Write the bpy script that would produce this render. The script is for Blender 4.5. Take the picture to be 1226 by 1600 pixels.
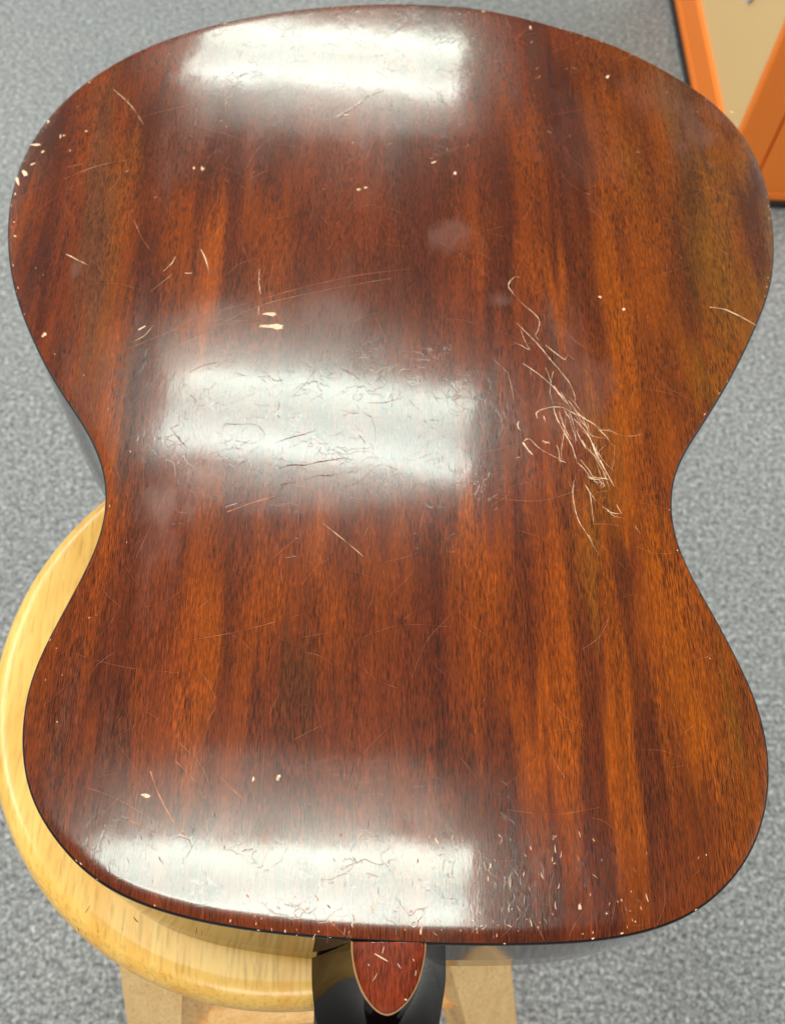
import bpy, bmesh, math, random
import numpy as np
from mathutils import Vector, Matrix
random.seed(7); rng = np.random.default_rng(7)
PI = math.pi

# ------------------------------------------------------------------ camera
SC = bpy.context.scene
for o in list(bpy.data.objects): bpy.data.objects.remove(o)
FPX = 1600.0
HB = 0.391                      # camera height above the guitar back
SEAT = 0.63                     # height of the stool's seat
DEPTH = 0.100                   # depth of the guitar body
ZB = SEAT + DEPTH               # height of the guitar back's edge
CZ = ZB + HB
n = np.array([(535-613)/FPX, (1650-800)/FPX, 1.0]); n /= np.linalg.norm(n)
u = np.array([-.003, .883, 0.0]); u[2] = -(u[0]*n[0]+u[1]*n[1])/n[2]; u /= np.linalg.norm(u)
Zw = -n; Yw = -u; Xw = np.cross(Yw, Zw)
M = np.array([Xw, Yw, Zw])      # photograph axes (right, down, forward) -> world
def ray(px, py):
    return M @ np.array([(px-613)/FPX, (py-800)/FPX, 1.0])
def at(px, py, z):
    r = ray(px, py); return np.array([0, 0, CZ]) + r*((z-CZ)/r[2])
cam_d = bpy.data.cameras.new('camera'); cam = bpy.data.objects.new('camera', cam_d)
SC.collection.objects.link(cam); SC.camera = cam
R = Matrix([[M[i][0], -M[i][1], -M[i][2]] for i in range(3)])
cam.matrix_world = Matrix.Translation((0, 0, CZ)) @ R.to_4x4()
cam_d.sensor_fit = 'VERTICAL'; cam_d.sensor_height = 36; cam_d.lens = 36*FPX/1600
cam_d.clip_start = .01; cam_d.clip_end = 50
cam_d.dof.use_dof = True; cam_d.dof.focus_distance = .40; cam_d.dof.aperture_fstop = 15

# ------------------------------------------------------------------ light
w = bpy.data.worlds.new('World'); SC.world = w; w.use_nodes = True
w.node_tree.nodes['Background'].inputs[0].default_value = (.97, 1.0, .98, 1)
w.node_tree.nodes['Background'].inputs[1].default_value = .08
SC.view_settings.view_transform = 'Standard'; SC.view_settings.look = 'None'
SC.view_settings.exposure = 0.0; SC.view_settings.gamma = 1
LAMP = 21.0

# ------------------------------------------------------------------ helpers
def link(o, parent=None):
    SC.collection.objects.link(o)
    if parent is not None: o.parent = parent
    return o
def mesh_obj(name, verts, faces, mat, parent=None, smooth=False):
    me = bpy.data.meshes.new(name); me.from_pydata([tuple(v) for v in verts], [], faces); me.update()
    if smooth: me.polygons.foreach_set('use_smooth', [True]*len(me.polygons))
    if mat: me.materials.append(mat)
    return link(bpy.data.objects.new(name, me), parent)
def bm_obj(name, bm, mat, parent=None, smooth=False):
    me = bpy.data.meshes.new(name); bm.to_mesh(me); bm.free()
    if smooth: me.polygons.foreach_set('use_smooth', [True]*len(me.polygons))
    me.materials.append(mat)
    return link(bpy.data.objects.new(name, me), parent)
def box(bm, lo, hi, bev=0.0, mat=None):
    r = bmesh.ops.create_cube(bm, size=1)
    vs = r['verts']; lo = Vector(lo); hi = Vector(hi)
    M0 = mat if mat is not None else Matrix.Identity(4)
    for v in vs:
        v.co = M0 @ Vector([lo[i] + (v.co[i]+.5)*(hi[i]-lo[i]) for i in range(3)])
    if bev:
        es = list({e for v in vs for e in v.link_edges})
        bmesh.ops.bevel(bm, geom=es, offset=bev, segments=3, affect='EDGES', profile=.5)
def empty(name, loc, label, cat):
    o = bpy.data.objects.new(name, None); o.empty_display_size = .05
    link(o); o.location = loc; o['label'] = label; o['category'] = cat
    return o
class NT:
    def __init__(s, name):
        s.m = bpy.data.materials.new(name); s.m.use_nodes = True
        s.t = s.m.node_tree; s.b = s.t.nodes['Principled BSDF']
    def n(s, typ, **kw):
        nd = s.t.nodes.new(typ)
        for k, v in kw.items():
            if k.startswith('_'): setattr(nd, k[1:], v)
            else:
                nd.inputs[k.replace('__', ' ')].default_value = v
        return nd
    def l(s, a, b): s.t.links.new(a, b)
    def noise(s, vec, scale, detail=4, rough=.5, dist=0):
        nd = s.n('ShaderNodeTexNoise'); nd.inputs['Scale'].default_value = scale
        nd.inputs['Detail'].default_value = detail; nd.inputs['Roughness'].default_value = rough
        nd.inputs['Distortion'].default_value = dist
        if vec is not None: s.l(vec, nd.inputs['Vector'])
        return nd.outputs[0]
    def mapping(s, vec, scale=(1,1,1), rot=(0,0,0), loc=(0,0,0)):
        nd = s.n('ShaderNodeMapping'); nd.inputs['Scale'].default_value = scale
        nd.inputs['Rotation'].default_value = rot; nd.inputs['Location'].default_value = loc
        s.l(vec, nd.inputs['Vector']); return nd.outputs[0]
    def ramp(s, fac, stops, interp='LINEAR'):
        nd = s.n('ShaderNodeValToRGB'); cr = nd.color_ramp; cr.interpolation = interp
        while len(cr.elements) < len(stops): cr.elements.new(.5)
        for e, (p, c) in zip(cr.elements, stops):
            e.position = p; e.color = tuple(c)+(1,) if len(c) == 3 else c
        s.l(fac, nd.inputs[0]); return nd.outputs[0]
    def mix(s, fac, a, b, mode='MIX'):
        nd = s.n('ShaderNodeMix', _data_type='RGBA', _blend_type=mode)
        for sock, v in ((nd.inputs[0], fac), (nd.inputs[6], a), (nd.inputs[7], b)):
            if isinstance(v, (int, float)): sock.default_value = v
            elif isinstance(v, tuple): sock.default_value = v if len(v) == 4 else v+(1,)
            else: s.l(v, sock)
        return nd.outputs[2]
    def math(s, op, a, b=0.0, clamp=False):
        nd = s.n('ShaderNodeMath', _operation=op); nd.use_clamp = clamp
        for sock, v in ((nd.inputs[0], a), (nd.inputs[1], b)):
            if isinstance(v, (int, float)): sock.default_value = v
            else: s.l(v, sock)
        return nd.outputs[0]
    def bump(s, h, strength, dist, normal=None):
        nd = s.n('ShaderNodeBump'); nd.inputs['Strength'].default_value = strength
        nd.inputs['Distance'].default_value = dist; s.l(h, nd.inputs['Height'])
        if normal is not None: s.l(normal, nd.inputs['Normal'])
        return nd.outputs[0]
    def coord(s, which='Object'):
        return s.n('ShaderNodeTexCoord').outputs[which]
def lin(c):
    c = np.asarray(c, float)/255
    return np.where(c <= .04045, c/12.92, ((c+.055)/1.055)**2.4)
def simple(name, col, rough=.5, spec=.5, coat=0, metal=0):
    m = NT(name); b = m.b
    b.inputs['Base Color'].default_value = tuple(lin(col))+(1,)
    b.inputs['Roughness'].default_value = rough; b.inputs['Specular IOR Level'].default_value = spec
    b.inputs['Coat Weight'].default_value = coat; b.inputs['Coat Roughness'].default_value = .04
    b.inputs['Metallic'].default_value = metal
    return m

# ------------------------------------------------------------------ ceiling lights and added fill panels
def diffuser(name, strength, tint):
    dm = NT(name)
    tc = dm.coord('Object'); sep = dm.n('ShaderNodeSeparateXYZ'); dm.l(tc, sep.inputs[0])
    prof = dm.ramp(dm.math('ADD', sep.outputs[1], .5),
        [(0, (.30,)*3), (.07, (.62,)*3), (.2, (1.0, 1.0, 1.0)), (.34, (.58, .60, .60)), (.50, (.38, .41, .41)), (.66, (.58, .60, .58)), (.84, (1.0, 1.0, .96)), (.96, (.55,)*3), (1, (.25,)*3)])
    em = dm.n('ShaderNodeEmission'); dm.l(dm.mix(1.0, prof, tint, 'MULTIPLY'), em.inputs[0]); em.inputs[1].default_value = strength
    dm.l(em.outputs[0], dm.t.nodes['Material Output'].inputs[0])
    return dm.m
far_m = diffuser('far_tube_diffuser', LAMP*.70, (.88, 1.0, .90))
mid_m = diffuser('middle_tube_diffuser', LAMP*.80, (.82, 1.0, .92))
near_m = diffuser('near_tube_diffuser', LAMP*.97, (.88, 1.0, .90))
fill_m = diffuser('fill_panel_diffuser', LAMP, (1.0, .975, .92))  # emission of the unseen panels added as fill
frame_m = simple('lamp_frame_white', (225, 225, 220), .5).m
CEIL = ZB + 2.1
def ceiling_light(cx, cy, wx, wy, rz, label, dmat=None):
    t = empty('ceiling_light', (cx, cy, CEIL), label, 'ceiling light'); t.rotation_euler = (0, 0, rz)
    d = mesh_obj('diffuser', [(-.5, -.5, 0), (.5, -.5, 0), (.5, .5, 0), (-.5, .5, 0)], [(0, 3, 2, 1)], dmat or far_m, t)
    d.scale = (wx, wy, 1)
    bm = bmesh.new(); e = .02
    for lo, hi in (((-wx/2-e, -wy/2-e, -.006), (wx/2+e, -wy/2, .06)), ((-wx/2-e, wy/2, -.006), (wx/2+e, wy/2+e, .06)),
                   ((-wx/2-e, -wy/2, -.006), (-wx/2, wy/2, .06)), ((wx/2, -wy/2, -.006), (wx/2+e, wy/2, .06)), ((-wx/2, -wy/2, .05), (wx/2, wy/2, .06))):
        box(bm, lo, hi)
    bm_obj('frame', bm, frame_m, t)
ceiling_light(-.185, 3.70, 1.20, .64, -.11, 'farthest ceiling light panel, mirrored at the tail end of the guitar back')
ceiling_light(-.150, 1.585, 1.00, .40, -.115, 'middle ceiling light panel, mirrored at the waist of the guitar back', mid_m)
ceiling_light(-.190, .155, 1.02, .23, .0, 'nearest ceiling light panel, mirrored beside the neck end of the guitar back', near_m)

ceiling_light(-.15, -2.5, 1.9, 1.1, 0, 'added fill light panel behind the viewer, out of view above the neck', fill_m)  # unseen panel added to brighten faces turned to the viewer
for cx_, side_ in ((-2.7, 'left'), (3.1, 'right')):  # unseen side panels added to brighten carpet and guitar
    for cy_, where_ in ((.8, 'nearer the viewer'), (3.2, 'farther from the viewer')):
        ceiling_light(cx_, cy_, 1.4, 2.0, 0, 'added fill light panel out of view high on the %s, %s' % (side_, where_), fill_m)

# ------------------------------------------------------------------ outline of the guitar back, traced and set on the real plane
OUT = [(620,5),(700,8),(748,13),(818,27),(877,44),(921,56),(966,73),(998,88),(1040,110),(1075,131),(1114,159),(1144,188),(1169,222),(1188,262),(1200,300),(1207,346),(1210,392),
(1206,438),(1196,474),(1181,510),(1159,558),(1129,613),(1090,675),(1064,716),(1052,746),(1048,776),(1049,810),(1058,850),(1078,895),(1098,930),(1119,966),(1137,1000),(1151,1028),
(1171,1066),(1187,1108),(1198,1150),(1204,1198),(1202,1244),(1191,1297),(1169,1346),(1134,1390),(1090,1426),(1040,1449),(966,1467),(900,1474),(830,1477),(767,1477.5),(700,1477),
(620,1473.5),(560,1470),(506,1466.5),(430,1459),(354,1448.5),(283,1434),(217,1413),(167,1390),(131,1364),(96,1327),(71,1294),(53,1264),(40,1229),(34,1195),(32,1155),(36,1107),(45,1066),
(61,1025),(82,985),(102,948),(122,911),(141,875),(153,846),(162,817),(166,793),(166,764),(163,742),(155,714),(141,683),(121,651),(101,622),(76,582),(54,538),(38,501),(25,464),(17,430),
(12.5,397),(11,366),(13,330),(20,293),(31,257),(48,222),(71,188),(101,155),(137,125),(172,102),(217,78),(253,63),(298,48),(329,39),(384,27),(435,18),(506,10),(560,6.5)]
CX, CY, RD = .0175, .285, 4.6
def dome(x, y):
    return -((x-CX)**2*1.0 + (y-CY)**2*.9)/(2*RD) + .0032
def on_back(px, py, lift=0.0):
    z = ZB
    for _ in range(4):
        p = at(px, py, z); z = ZB + dome(p[0], p[1]) + lift
    return p
ctrl = np.array([on_back(*p)[:2] for p in OUT])
def closed_spline(P, N):
    out = []; m = len(P)
    for i in range(m):
        p0, p1, p2, p3 = P[i-1], P[i], P[(i+1) % m], P[(i+2) % m]
        for k in range(12):
            t = k/12
            out.append(.5*((2*p1)+(-p0+p2)*t+(2*p0-5*p1+4*p2-p3)*t*t+(-p0+3*p1-3*p2+p3)*t**3))
    out = np.array(out); d = np.r_[0, np.cumsum(np.hypot(*(np.roll(out, -1, 0)-out).T))]
    s = np.linspace(0, d[-1], N, endpoint=False); oo = np.vstack([out, out[:1]])
    q = np.c_[np.interp(s, d, oo[:, 0]), np.interp(s, d, oo[:, 1])]
    k = np.exp(-np.linspace(-2.2, 2.2, 21)**2/2); k /= k.sum()
    return np.array([sum(k[j]*np.roll(q[:, c], 10-j) for j in range(21)) for c in range(2)]).T
NO = 720
OL = closed_spline(ctrl, NO)
tang = np.roll(OL, -1, 0)-np.roll(OL, 1, 0); tang /= np.linalg.norm(tang, axis=1)[:, None]
area = .5*np.sum(OL[:, 0]*np.roll(OL[:, 1], -1)-np.roll(OL[:, 0], -1)*OL[:, 1])
NRM = np.c_[tang[:, 1], -tang[:, 0]]*(1 if area > 0 else -1)     # outward

# ------------------------------------------------------------------ wood colour layout (stripes of the one-piece mahogany back)
K = dict(O=(202,94,14), o=(174,78,17), R=(150,65,26), r=(127,55,24), D=(110,45,22), P=(126,72,54), G=(142,82,50), g=(160,88,20), Y=(176,90,24), S=(118,62,30))
WS = .61
ROWS = {
 40: '300R 420R 560R 700P 780R 830D 880R 960o 1040r 1120o',
 110: '60R 150o 200r 240R 330R 420r 500R 620R 700R 740P 790R 840r 850D 890D 905o 955r 975R 1000o 1030G 1060S 1080r 1100R 1150o 1200o',
 185: '20r 60P 90D 120R 135o 155G 190o 215r 235D 260P 290R 330r 370D 390R 430r 480R 560R 650r 735R 770r 790o 835o 850D 905D 922o 960o 990r 1010R 1030o 1055P 1060D 1085S 1100o 1140Y 1180r',
 260: '20r 60P 90D 112R 135o 148G 168G 180Y 205Y 225r 262P 300R 330r 355D 372D 388R 430r 470R 520R 575R 610P 640D 665D 690r 735R 765D 790r 810o 845o 855D 905D 922o 960o 985Y 1010R 1030o 1045o 1058S 1085S 1096Y 1128Y 1143D 1190D 1203g',
 360: '14R 30O 50R 75D 100R 125R 138G 168G 178Y 200o 215r 245r 262o 290o 310r 330O 345O 352D 368D 380o 440o 470r 520R 580R 620r 650D 680D 700R 750o 765r 800D 820o 850R 860r 905r 930O 948O 965r 990o 1030o 1050r 1070S 1095g 1130Y 1150o 1165D 1185r 1205g',
 460: '20R 42D 88D 100R 122R 130G 158G 168Y 188o 200D 238D 252r 268o 300o 330O 342R 350D 372r 390o 440o 470r 520R 570r 620r 660D 690R 740R 765D 792D 810o 880O 893r 930r 946O 968O 985o 1035o 1050r 1075r 1090o 1125g 1160Y 1200g',
 570: '75R 95D 110R 124o 132G 150Y 172O 190o 197P 225D 240r 270R 400R 560r 640R 720R 760r 790R 840R 870P 925R 940o 955O 985O 1000o 1040r 1060o 1100g 1140o 1160o',
 680: '125R 140o 160O 182O 190P 220r 240R 400R 560R 720R 760r 790R 850R 870o 905R 925Y 965Y 985O 1010o 1040o 1075R',
 770: '160o 180O 195o 212R 230r 280R 400R 560R 720R 790R 830o 870R 905Y 945g 975O 1000o 1030R 1055R',
 860: '145o 172o 185R 205r 250R 285r 310o 340o 360r 400o 440o 470R 500O 520R 540r 575o 600o 640o 655D 685D 700o 740O 790o 800r 815D 830R 850o 875O 885R 910g 930g 945O 955r 985D 998R 1010O 1040O 1065o',
 1000: '70o 110R 130o 160r 190r 210R 260R 300o 335O 350r 362r 380o 440o 470r 520o 570r 620R 650r 680D 700R 740o 790o 830r 850o 890O 903r 938r 948O 975O 985r 1010o 1040O 1060O 1080o 1130o 1145o',
 1120: '35o 80R 95P 130R 142D 188D 200o 250R 310O 325r 340R 380o 400r 430R 442S 485S 492R 520r 560R 600R 650r 690D 712R 755o 770r 795o 860O 898O 906D 933D 942O 975O 993D 1020r 1035o 1060O 1090O 1115o 1145g 1160r 1180o 1200R',
 1250: '40r 75R 90r 118o 138R 150P 200r 300r 350R 450r 550R 680R 740r 800r 825R 850o 885o 905R 912D 948D 958O 1000O 1008D 1042D 1055o 1080r 1110R 1150o 1180o 1195R',
 1340: '80r 160r 300R 420r 560R 680R 735r 785r 800D 825r 840R 880R 895r 920D 958D 968O 1005o 1012D 1045r 1060R 1100R 1150o',
 1430: '200R 560R 620R 690P 740R 778D 825D 838r 848D 885D 893R 925R 938D 970D 978o 1008o 1018r 1050R 1100R'}
def parse(s):
    out = []
    for tkn in s.split():
        i = 0
        while tkn[i].isdigit(): i += 1
        out.append((float(tkn[:i]), K[tkn[i]]))
    return out
XS = np.linspace(-.20, .24, 881)
row_y, row_c = [], []
for y0, s in sorted(ROWS.items()):
    kn = parse(s); P = np.array([on_back(x, y0)[:2] for x, _ in kn]); C = np.array([lin(c) for _, c in kn])*WS
    row_c.append(np.stack([np.interp(XS, P[:, 0], C[:, k]) for k in range(3)], 1)); row_y.append(np.interp(.0175, P[:, 0], P[:, 1]))
_k = np.exp(-np.linspace(-2.5, 2.5, 81)**2/2); _k /= _k.sum()
row_c = [.72*c+.28*np.stack([np.convolve(np.pad(c[:, q], 40, 'edge'), _k, 'valid') for q in range(3)], 1) for c in row_c]
row_y = np.array(row_y)[::-1]; row_c = np.array(row_c)[::-1]      # ascending Y
def vnoise(x, y, seed):
    r = np.random.default_rng(seed); T = r.random((256, 256))
    xi = np.floor(x).astype(int); yi = np.floor(y).astype(int); fx = x-xi; fy = y-yi
    fx = fx*fx*(3-2*fx); fy = fy*fy*(3-2*fy)
    a = T[xi % 256, yi % 256]; b = T[(xi+1) % 256, yi % 256]; c = T[xi % 256, (yi+1) % 256]; d = T[(xi+1) % 256, (yi+1) % 256]
    return (a*(1-fx)+b*fx)*(1-fy)+(c*(1-fx)+d*fx)*fy
def fbm(x, y, seed, o=3):
    s = 0; a = 1; t = 0
    for i in range(o):
        s = s+a*vnoise(x*2**i, y*2**i, seed+i); t += a; a *= .5
    return s/t
def wood_color(x, y):
    wx = x + (fbm(x*60+9, y*6+3, 11)-.5)*.0030 + (fbm(x*500, y*25, 21)-.5)*.0030
    wy = y + (fbm(x*260, y*9, 31)-.5)*.085
    wy = np.clip(wy, row_y[0], row_y[-1]-1e-6)
    j = np.clip(np.searchsorted(row_y, wy)-1, 0, len(row_y)-2)
    t = (wy-row_y[j])/(row_y[j+1]-row_y[j]); t = t*t*(3-2*t)
    xi = np.clip((wx-XS[0])/(XS[1]-XS[0]), 0, len(XS)-1.001); k = xi.astype(int); f = (xi-k)[..., None]
    c0 = row_c[j, k]*(1-f)+row_c[j, k+1]*f; c1 = row_c[j+1, k]*(1-f)+row_c[j+1, k+1]*f
    c = c0*(1-t[..., None])+c1*t[..., None]
    st = 1+.34*(fbm(x*620, y*8, 61)-.5)+.42*(fbm(x*210+3, y*4, 71)-.5)+.25*(fbm(x*60, y*40, 81)-.5)
    gold = np.clip((x-.075)/.11, 0, 1)[..., None]; gold = gold*gold*(3-2*gold)
    return c*st[..., None]*(1+gold*(np.array([.97, 1.16, .80])-1))

# worn, hazy patches in the lacquer: (px, py, rx, ry, strength)
HAZE = [(252,800,42,40,.85),(240,870,34,80,.6),(235,930,30,60,.3),(700,365,55,22,.7),(880,520,40,45,.45),(910,600,42,50,.5),(875,650,40,40,.35),(1085,205,28,50,.7),(1120,170,30,22,.5),
        (560,240,60,90,.25),(300,200,36,90,.35),(905,235,60,60,.3),(540,470,70,50,.35),(330,490,50,26,.3),(785,470,20,12,.8),(395,240,30,60,.2),(1030,150,50,40,.35),(225,470,10,90,.2),(300,560,40,30,.4),(118,420,9,12,.6)]
hz = []
for px, py, rx, ry, s in HAZE:
    c = on_back(px, py)[:2]; ex = on_back(px+rx, py)[0]-c[0]; ey = c[1]-on_back(px, py+ry)[1]
    hz.append((c[0], c[1], ex, ey, s))
RUB = [(430,1225,330,75,.9),(430,515,220,60,.65),(430,770,230,40,.6),(520,185,240,40,.6)]
def rub_mask(x, y):
    m = np.zeros_like(x); nz = fbm(x*70, y*40, 91, 3)
    for px, py, rx_, ry2, s in RUB:
        c = on_back(px, py)[:2]; ex = on_back(px+rx_, py)[0]-c[0]; ey = c[1]-on_back(px, py+ry2)[1]
        d = np.sqrt(((x-c[0])/ex)**2+((y-c[1])/ey)**2)+(nz-.5)*.5
        t = np.clip((1.35-d)/.9, 0, 1); m = np.maximum(m, s*t*t*(3-2*t))
    return m
def haze_mask(x, y):
    m = np.zeros_like(x); nz = fbm(x*160, y*80, 41, 4); nb = fbm(x*45, y*35, 51, 3)
    for cx, cy, rx, ry, s in hz:
        d = np.sqrt(((x-cx)/rx)**2+((y-cy)/ry)**2)+(nz-.5)*1.5+(nb-.5)*1.3
        m = np.maximum(m, s*np.clip((1.25-d)/.85, 0, 1))
    return m

# ------------------------------------------------------------------ materials: woods
def wood_top(name, use_attr=True, base=(140, 52, 28)):
    m = NT(name); b = m.b; co = m.coord('Object')
    if use_attr:
        at_ = m.n('ShaderNodeAttribute'); at_.attribute_name = 'wood'; col = at_.outputs['Color']
        hzn = m.n('ShaderNodeAttribute'); hzn.attribute_name = 'haze'; hz_ = hzn.outputs['Fac']
    else:
        rg = m.n('ShaderNodeRGB'); rg.outputs[0].default_value = tuple(lin(base))+(1,); col = rg.outputs[0]; hz_ = None
    # long fibres
    v1 = m.mapping(co, (1100, 45, 1)); f1 = m.noise(v1, 1, 3, .6, .3)
    col = m.mix(1.0, col, m.ramp(f1, [(.25, (.66, .64, .60)), (.5, (.98, .97, .95)), (.78, (1.32, 1.32, 1.28))]), 'MULTIPLY')
    v3 = m.mapping(co, (2300, 300, 1), (0, 0, .03)); f3 = m.noise(v3, 1, 2, .6)
    col = m.mix(1.0, col, m.ramp(f3, [(.3, (.62, .58, .54)), (.52, (1, 1, 1)), (.75, (1.4, 1.45, 1.4))]), 'MULTIPLY')
    # open pores: short dark dashes, gathered in bands
    v2 = m.mapping(co, (3300, 150, 1), (0, 0, -.03)); f2 = m.noise(v2, 1, 2, .55, .35)
    band = m.noise(m.mapping(co, (75, 14, 1)), 1, 2)
    pore = m.ramp(f2, [(.43, (1, 1, 1)), (.53, (0, 0, 0))])
    pore = m.math('MULTIPLY', pore, m.ramp(band, [(.3, (.35,)*3), (.6, (1.0,)*3)]))
    col = m.mix(m.math('MULTIPLY', pore, .72), col, (.014, .004, .002))
    if hz_ is not None:
        col = m.mix(m.math('MULTIPLY', hz_, .26), col, (.30, .155, .125))
    m.l(col, b.inputs['Base Color'])
    grain = m.bump(pore, .10, -.00008)
    peel = m.noise(m.mapping(co, (220, 90, 1)), 1, 4, .62)
    wob = m.noise(m.mapping(co, (28, 16, 1)), 1, 2)
    pl = m.bump(peel, .30, .00007, m.bump(wob, .30, .0006))
    fine = m.noise(m.mapping(co, (1100, 420, 1)), 1, 2)
    cn = m.bump(fine, .18, .00002, pl)
    wc = m.n('ShaderNodeVectorMath', _operation='ADD'); m.l(co, wc.inputs[0])
    wn = m.n('ShaderNodeTexNoise'); wn.inputs['Scale'].default_value = 45; wn.inputs['Detail'].default_value = 3; m.l(co, wn.inputs['Vector'])
    ws = m.n('ShaderNodeVectorMath', _operation='SCALE'); m.l(wn.outputs['Color'], ws.inputs[0]); ws.inputs['Scale'].default_value = .05
    m.l(ws.outputs[0], wc.inputs[1])
    for sc_, st_ in ((95, .19),):
        vo = m.n('ShaderNodeTexVoronoi', _feature='DISTANCE_TO_EDGE'); vo.inputs['Scale'].default_value = sc_; m.l(wc.outputs[0], vo.inputs['Vector'])
        ln = m.ramp(vo.outputs['Distance'], [(0, (0, 0, 0)), (.028*sc_/62, (1, 1, 1))])
        msk = m.ramp(m.noise(m.mapping(co, (1, 1, 1), loc=(sc_, 0, 0)), 55, 3), [(.46, (0, 0, 0)), (.6, (1, 1, 1))])
        cn = m.bump(m.math('MULTIPLY', m.math('SUBTRACT', 1, ln), msk), st_, -.00006, cn)
    cn2 = m.bump(pore, .05, -.00001, cn)
    m.l(grain, b.inputs['Normal'])
    m.l(cn2, b.inputs['Coat Normal'])
    b.inputs['Coat Weight'].default_value = 1.0; b.inputs['Coat IOR'].default_value = 1.52
    wear = m.noise(m.mapping(co, (22, 14, 1)), 1, 5, .65)
    cr = m.ramp(wear, [(.3, (.045,)*3), (.55, (.075,)*3), (.75, (.14,)*3)])
    if hz_ is not None:
        cr = m.math('ADD', cr, m.math('MULTIPLY', hz_, .16))
        rb = m.n('ShaderNodeAttribute'); rb.attribute_name = 'rub'
        cr = m.math('ADD', cr, m.math('MULTIPLY', rb.outputs['Fac'], .16))
    m.l(cr, b.inputs['Coat Roughness'])
    b.inputs['Roughness'].default_value = .18
    b.inputs['Specular IOR Level'].default_value = .62
    return m.m
back_m = wood_top('mahogany_back')
cap_m = wood_top('mahogany_cap', False, (138, 52, 24))
def dark_lacquer(name, base, spec=.06):
    m = NT(name); b = m.b; co = m.coord('Object')
    f = m.noise(m.mapping(co, (60, 60, 240)), 1, 3)
    m.l(m.ramp(f, [(.3, tuple(lin(np.array(base)*.7))), (.7, tuple(lin(np.array(base)*1.15)))]), b.inputs['Base Color'])
    b.inputs['Roughness'].default_value = .06
    b.inputs['Specular IOR Level'].default_value = spec
    dust = m.noise(co, 900, 1); m.l(m.bump(dust, .06, .0001), b.inputs['Normal'])
    return m.m
side_m = dark_lacquer('dark_side_lacquer', (50, 32, 42))
neck_m = dark_lacquer('dark_neck_lacquer', (18, 9, 12), .025)
edge_m = simple('black_edge', (22, 13, 12), .3, .5, .6).m
pale_m = NT('raw_wood_scratch'); pc = pale_m.coord()
pale_m.l(pale_m.ramp(pale_m.noise(pc, 700, 3), [(.3, tuple(lin((196, 142, 104)))), (.6, tuple(lin((242, 212, 180))))]), pale_m.b.inputs['Base Color'])
pale_m.b.inputs['Roughness'].default_value = .6; pale_m = pale_m.m
faint_m = simple('faint_scratch', (196, 128, 96), .5).m
chip_m = simple('chipped_lacquer', (206, 176, 146), .45).m
bind_m = simple('pale_lacquer_line', (168, 122, 76), .4, .5, .3).m

# ------------------------------------------------------------------ guitar
GL = 'worn acoustic guitar lying face down on the round stool, reddish brown scratched mahogany back'
guitar = empty('acoustic_guitar', (CX, CY, ZB), GL, 'guitar')
G0 = np.array([CX, CY, ZB])
def gobj(name, verts, faces, mat, smooth=False, parent=None):
    o = mesh_obj(name, np.asarray(verts)-G0, faces, mat, parent or guitar, smooth)
    return o
def edge_drop(d, y=.3):      # the back's edge is rolled over by years of buffing, most at the neck end
    t = np.clip(1-d/.0062, 0, 1); k = np.clip((.13-y)/.07, 0, 1)
    return -(.00010+.00052*k)*t**2.2
# back: grid rows between the outline's left and right bounds
def seg_dist(x, y, P):
    out = np.full(x.shape, 9.0)
    Q = np.roll(P, -1, 0)
    for i in range(len(P)):
        ax, ay = P[i]; bx, by = Q[i]
        m = (x > min(ax, bx)-.012) & (x < max(ax, bx)+.012) & (y > min(ay, by)-.012) & (y < max(ay, by)+.012)
        if not m.any(): continue
        xx = x[m]; yy = y[m]; dx, dy = bx-ax, by-ay
        t = np.clip(((xx-ax)*dx+(yy-ay)*dy)/(dx*dx+dy*dy), 0, 1)
        out[m] = np.minimum(out[m], np.hypot(xx-ax-t*dx, yy-ay-t*dy))
    return out
EI = .0009                      # dark bevelled edge outside the back's face
IN = OL - NRM*EI
iy = IN[:, 1]; top_i = int(np.argmax(iy)); 
# left and right chains
bot_i = int(np.argmin(iy))
def chain(a, b):
    idx = [a]
    while idx[-1] != b: idx.append((idx[-1]+1) % NO)
    return IN[idx]
c1 = chain(bot_i, top_i); c2 = chain(top_i, bot_i)[::-1]
left, right = (c1, c2) if c1[:, 0].mean() < c2[:, 0].mean() else (c2, c1)
def mono(c):
    y = np.maximum.accumulate(c[:, 1]+np.arange(len(c))*1e-9); return y, c[:, 0]
ly, lx = mono(left); ry_, rx = mono(right)
y0, y1 = iy.min(), iy.max()
NR, NC = 790, 600
s = np.linspace(0, 1, NR); e_ = .02
tt = s + .0   # denser rows near both ends
tt = (1-.9)*(0.5-0.5*np.cos(PI*s)) + .9*s
dens = np.concatenate([y0+(y1-y0)*np.array([0, .00006, .0002, .0005, .0009]), y0+(y1-y0)*(.0014+.9966*tt), y0+(y1-y0)*np.array([.9985, .9991, .9995, .9998, 1])])
rows = dens; NRR = len(rows)
XL = np.interp(rows, ly, lx); XR = np.interp(rows, ry_, rx)
uu = np.linspace(0, 1, NC)
GX = XL[:, None]+(XR-XL)[:, None]*uu[None]; GY = np.repeat(rows[:, None], NC, 1)
DIST = seg_dist(GX, GY, OL)
GZ = ZB + dome(GX, GY) + edge_drop(DIST, GY)
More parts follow.
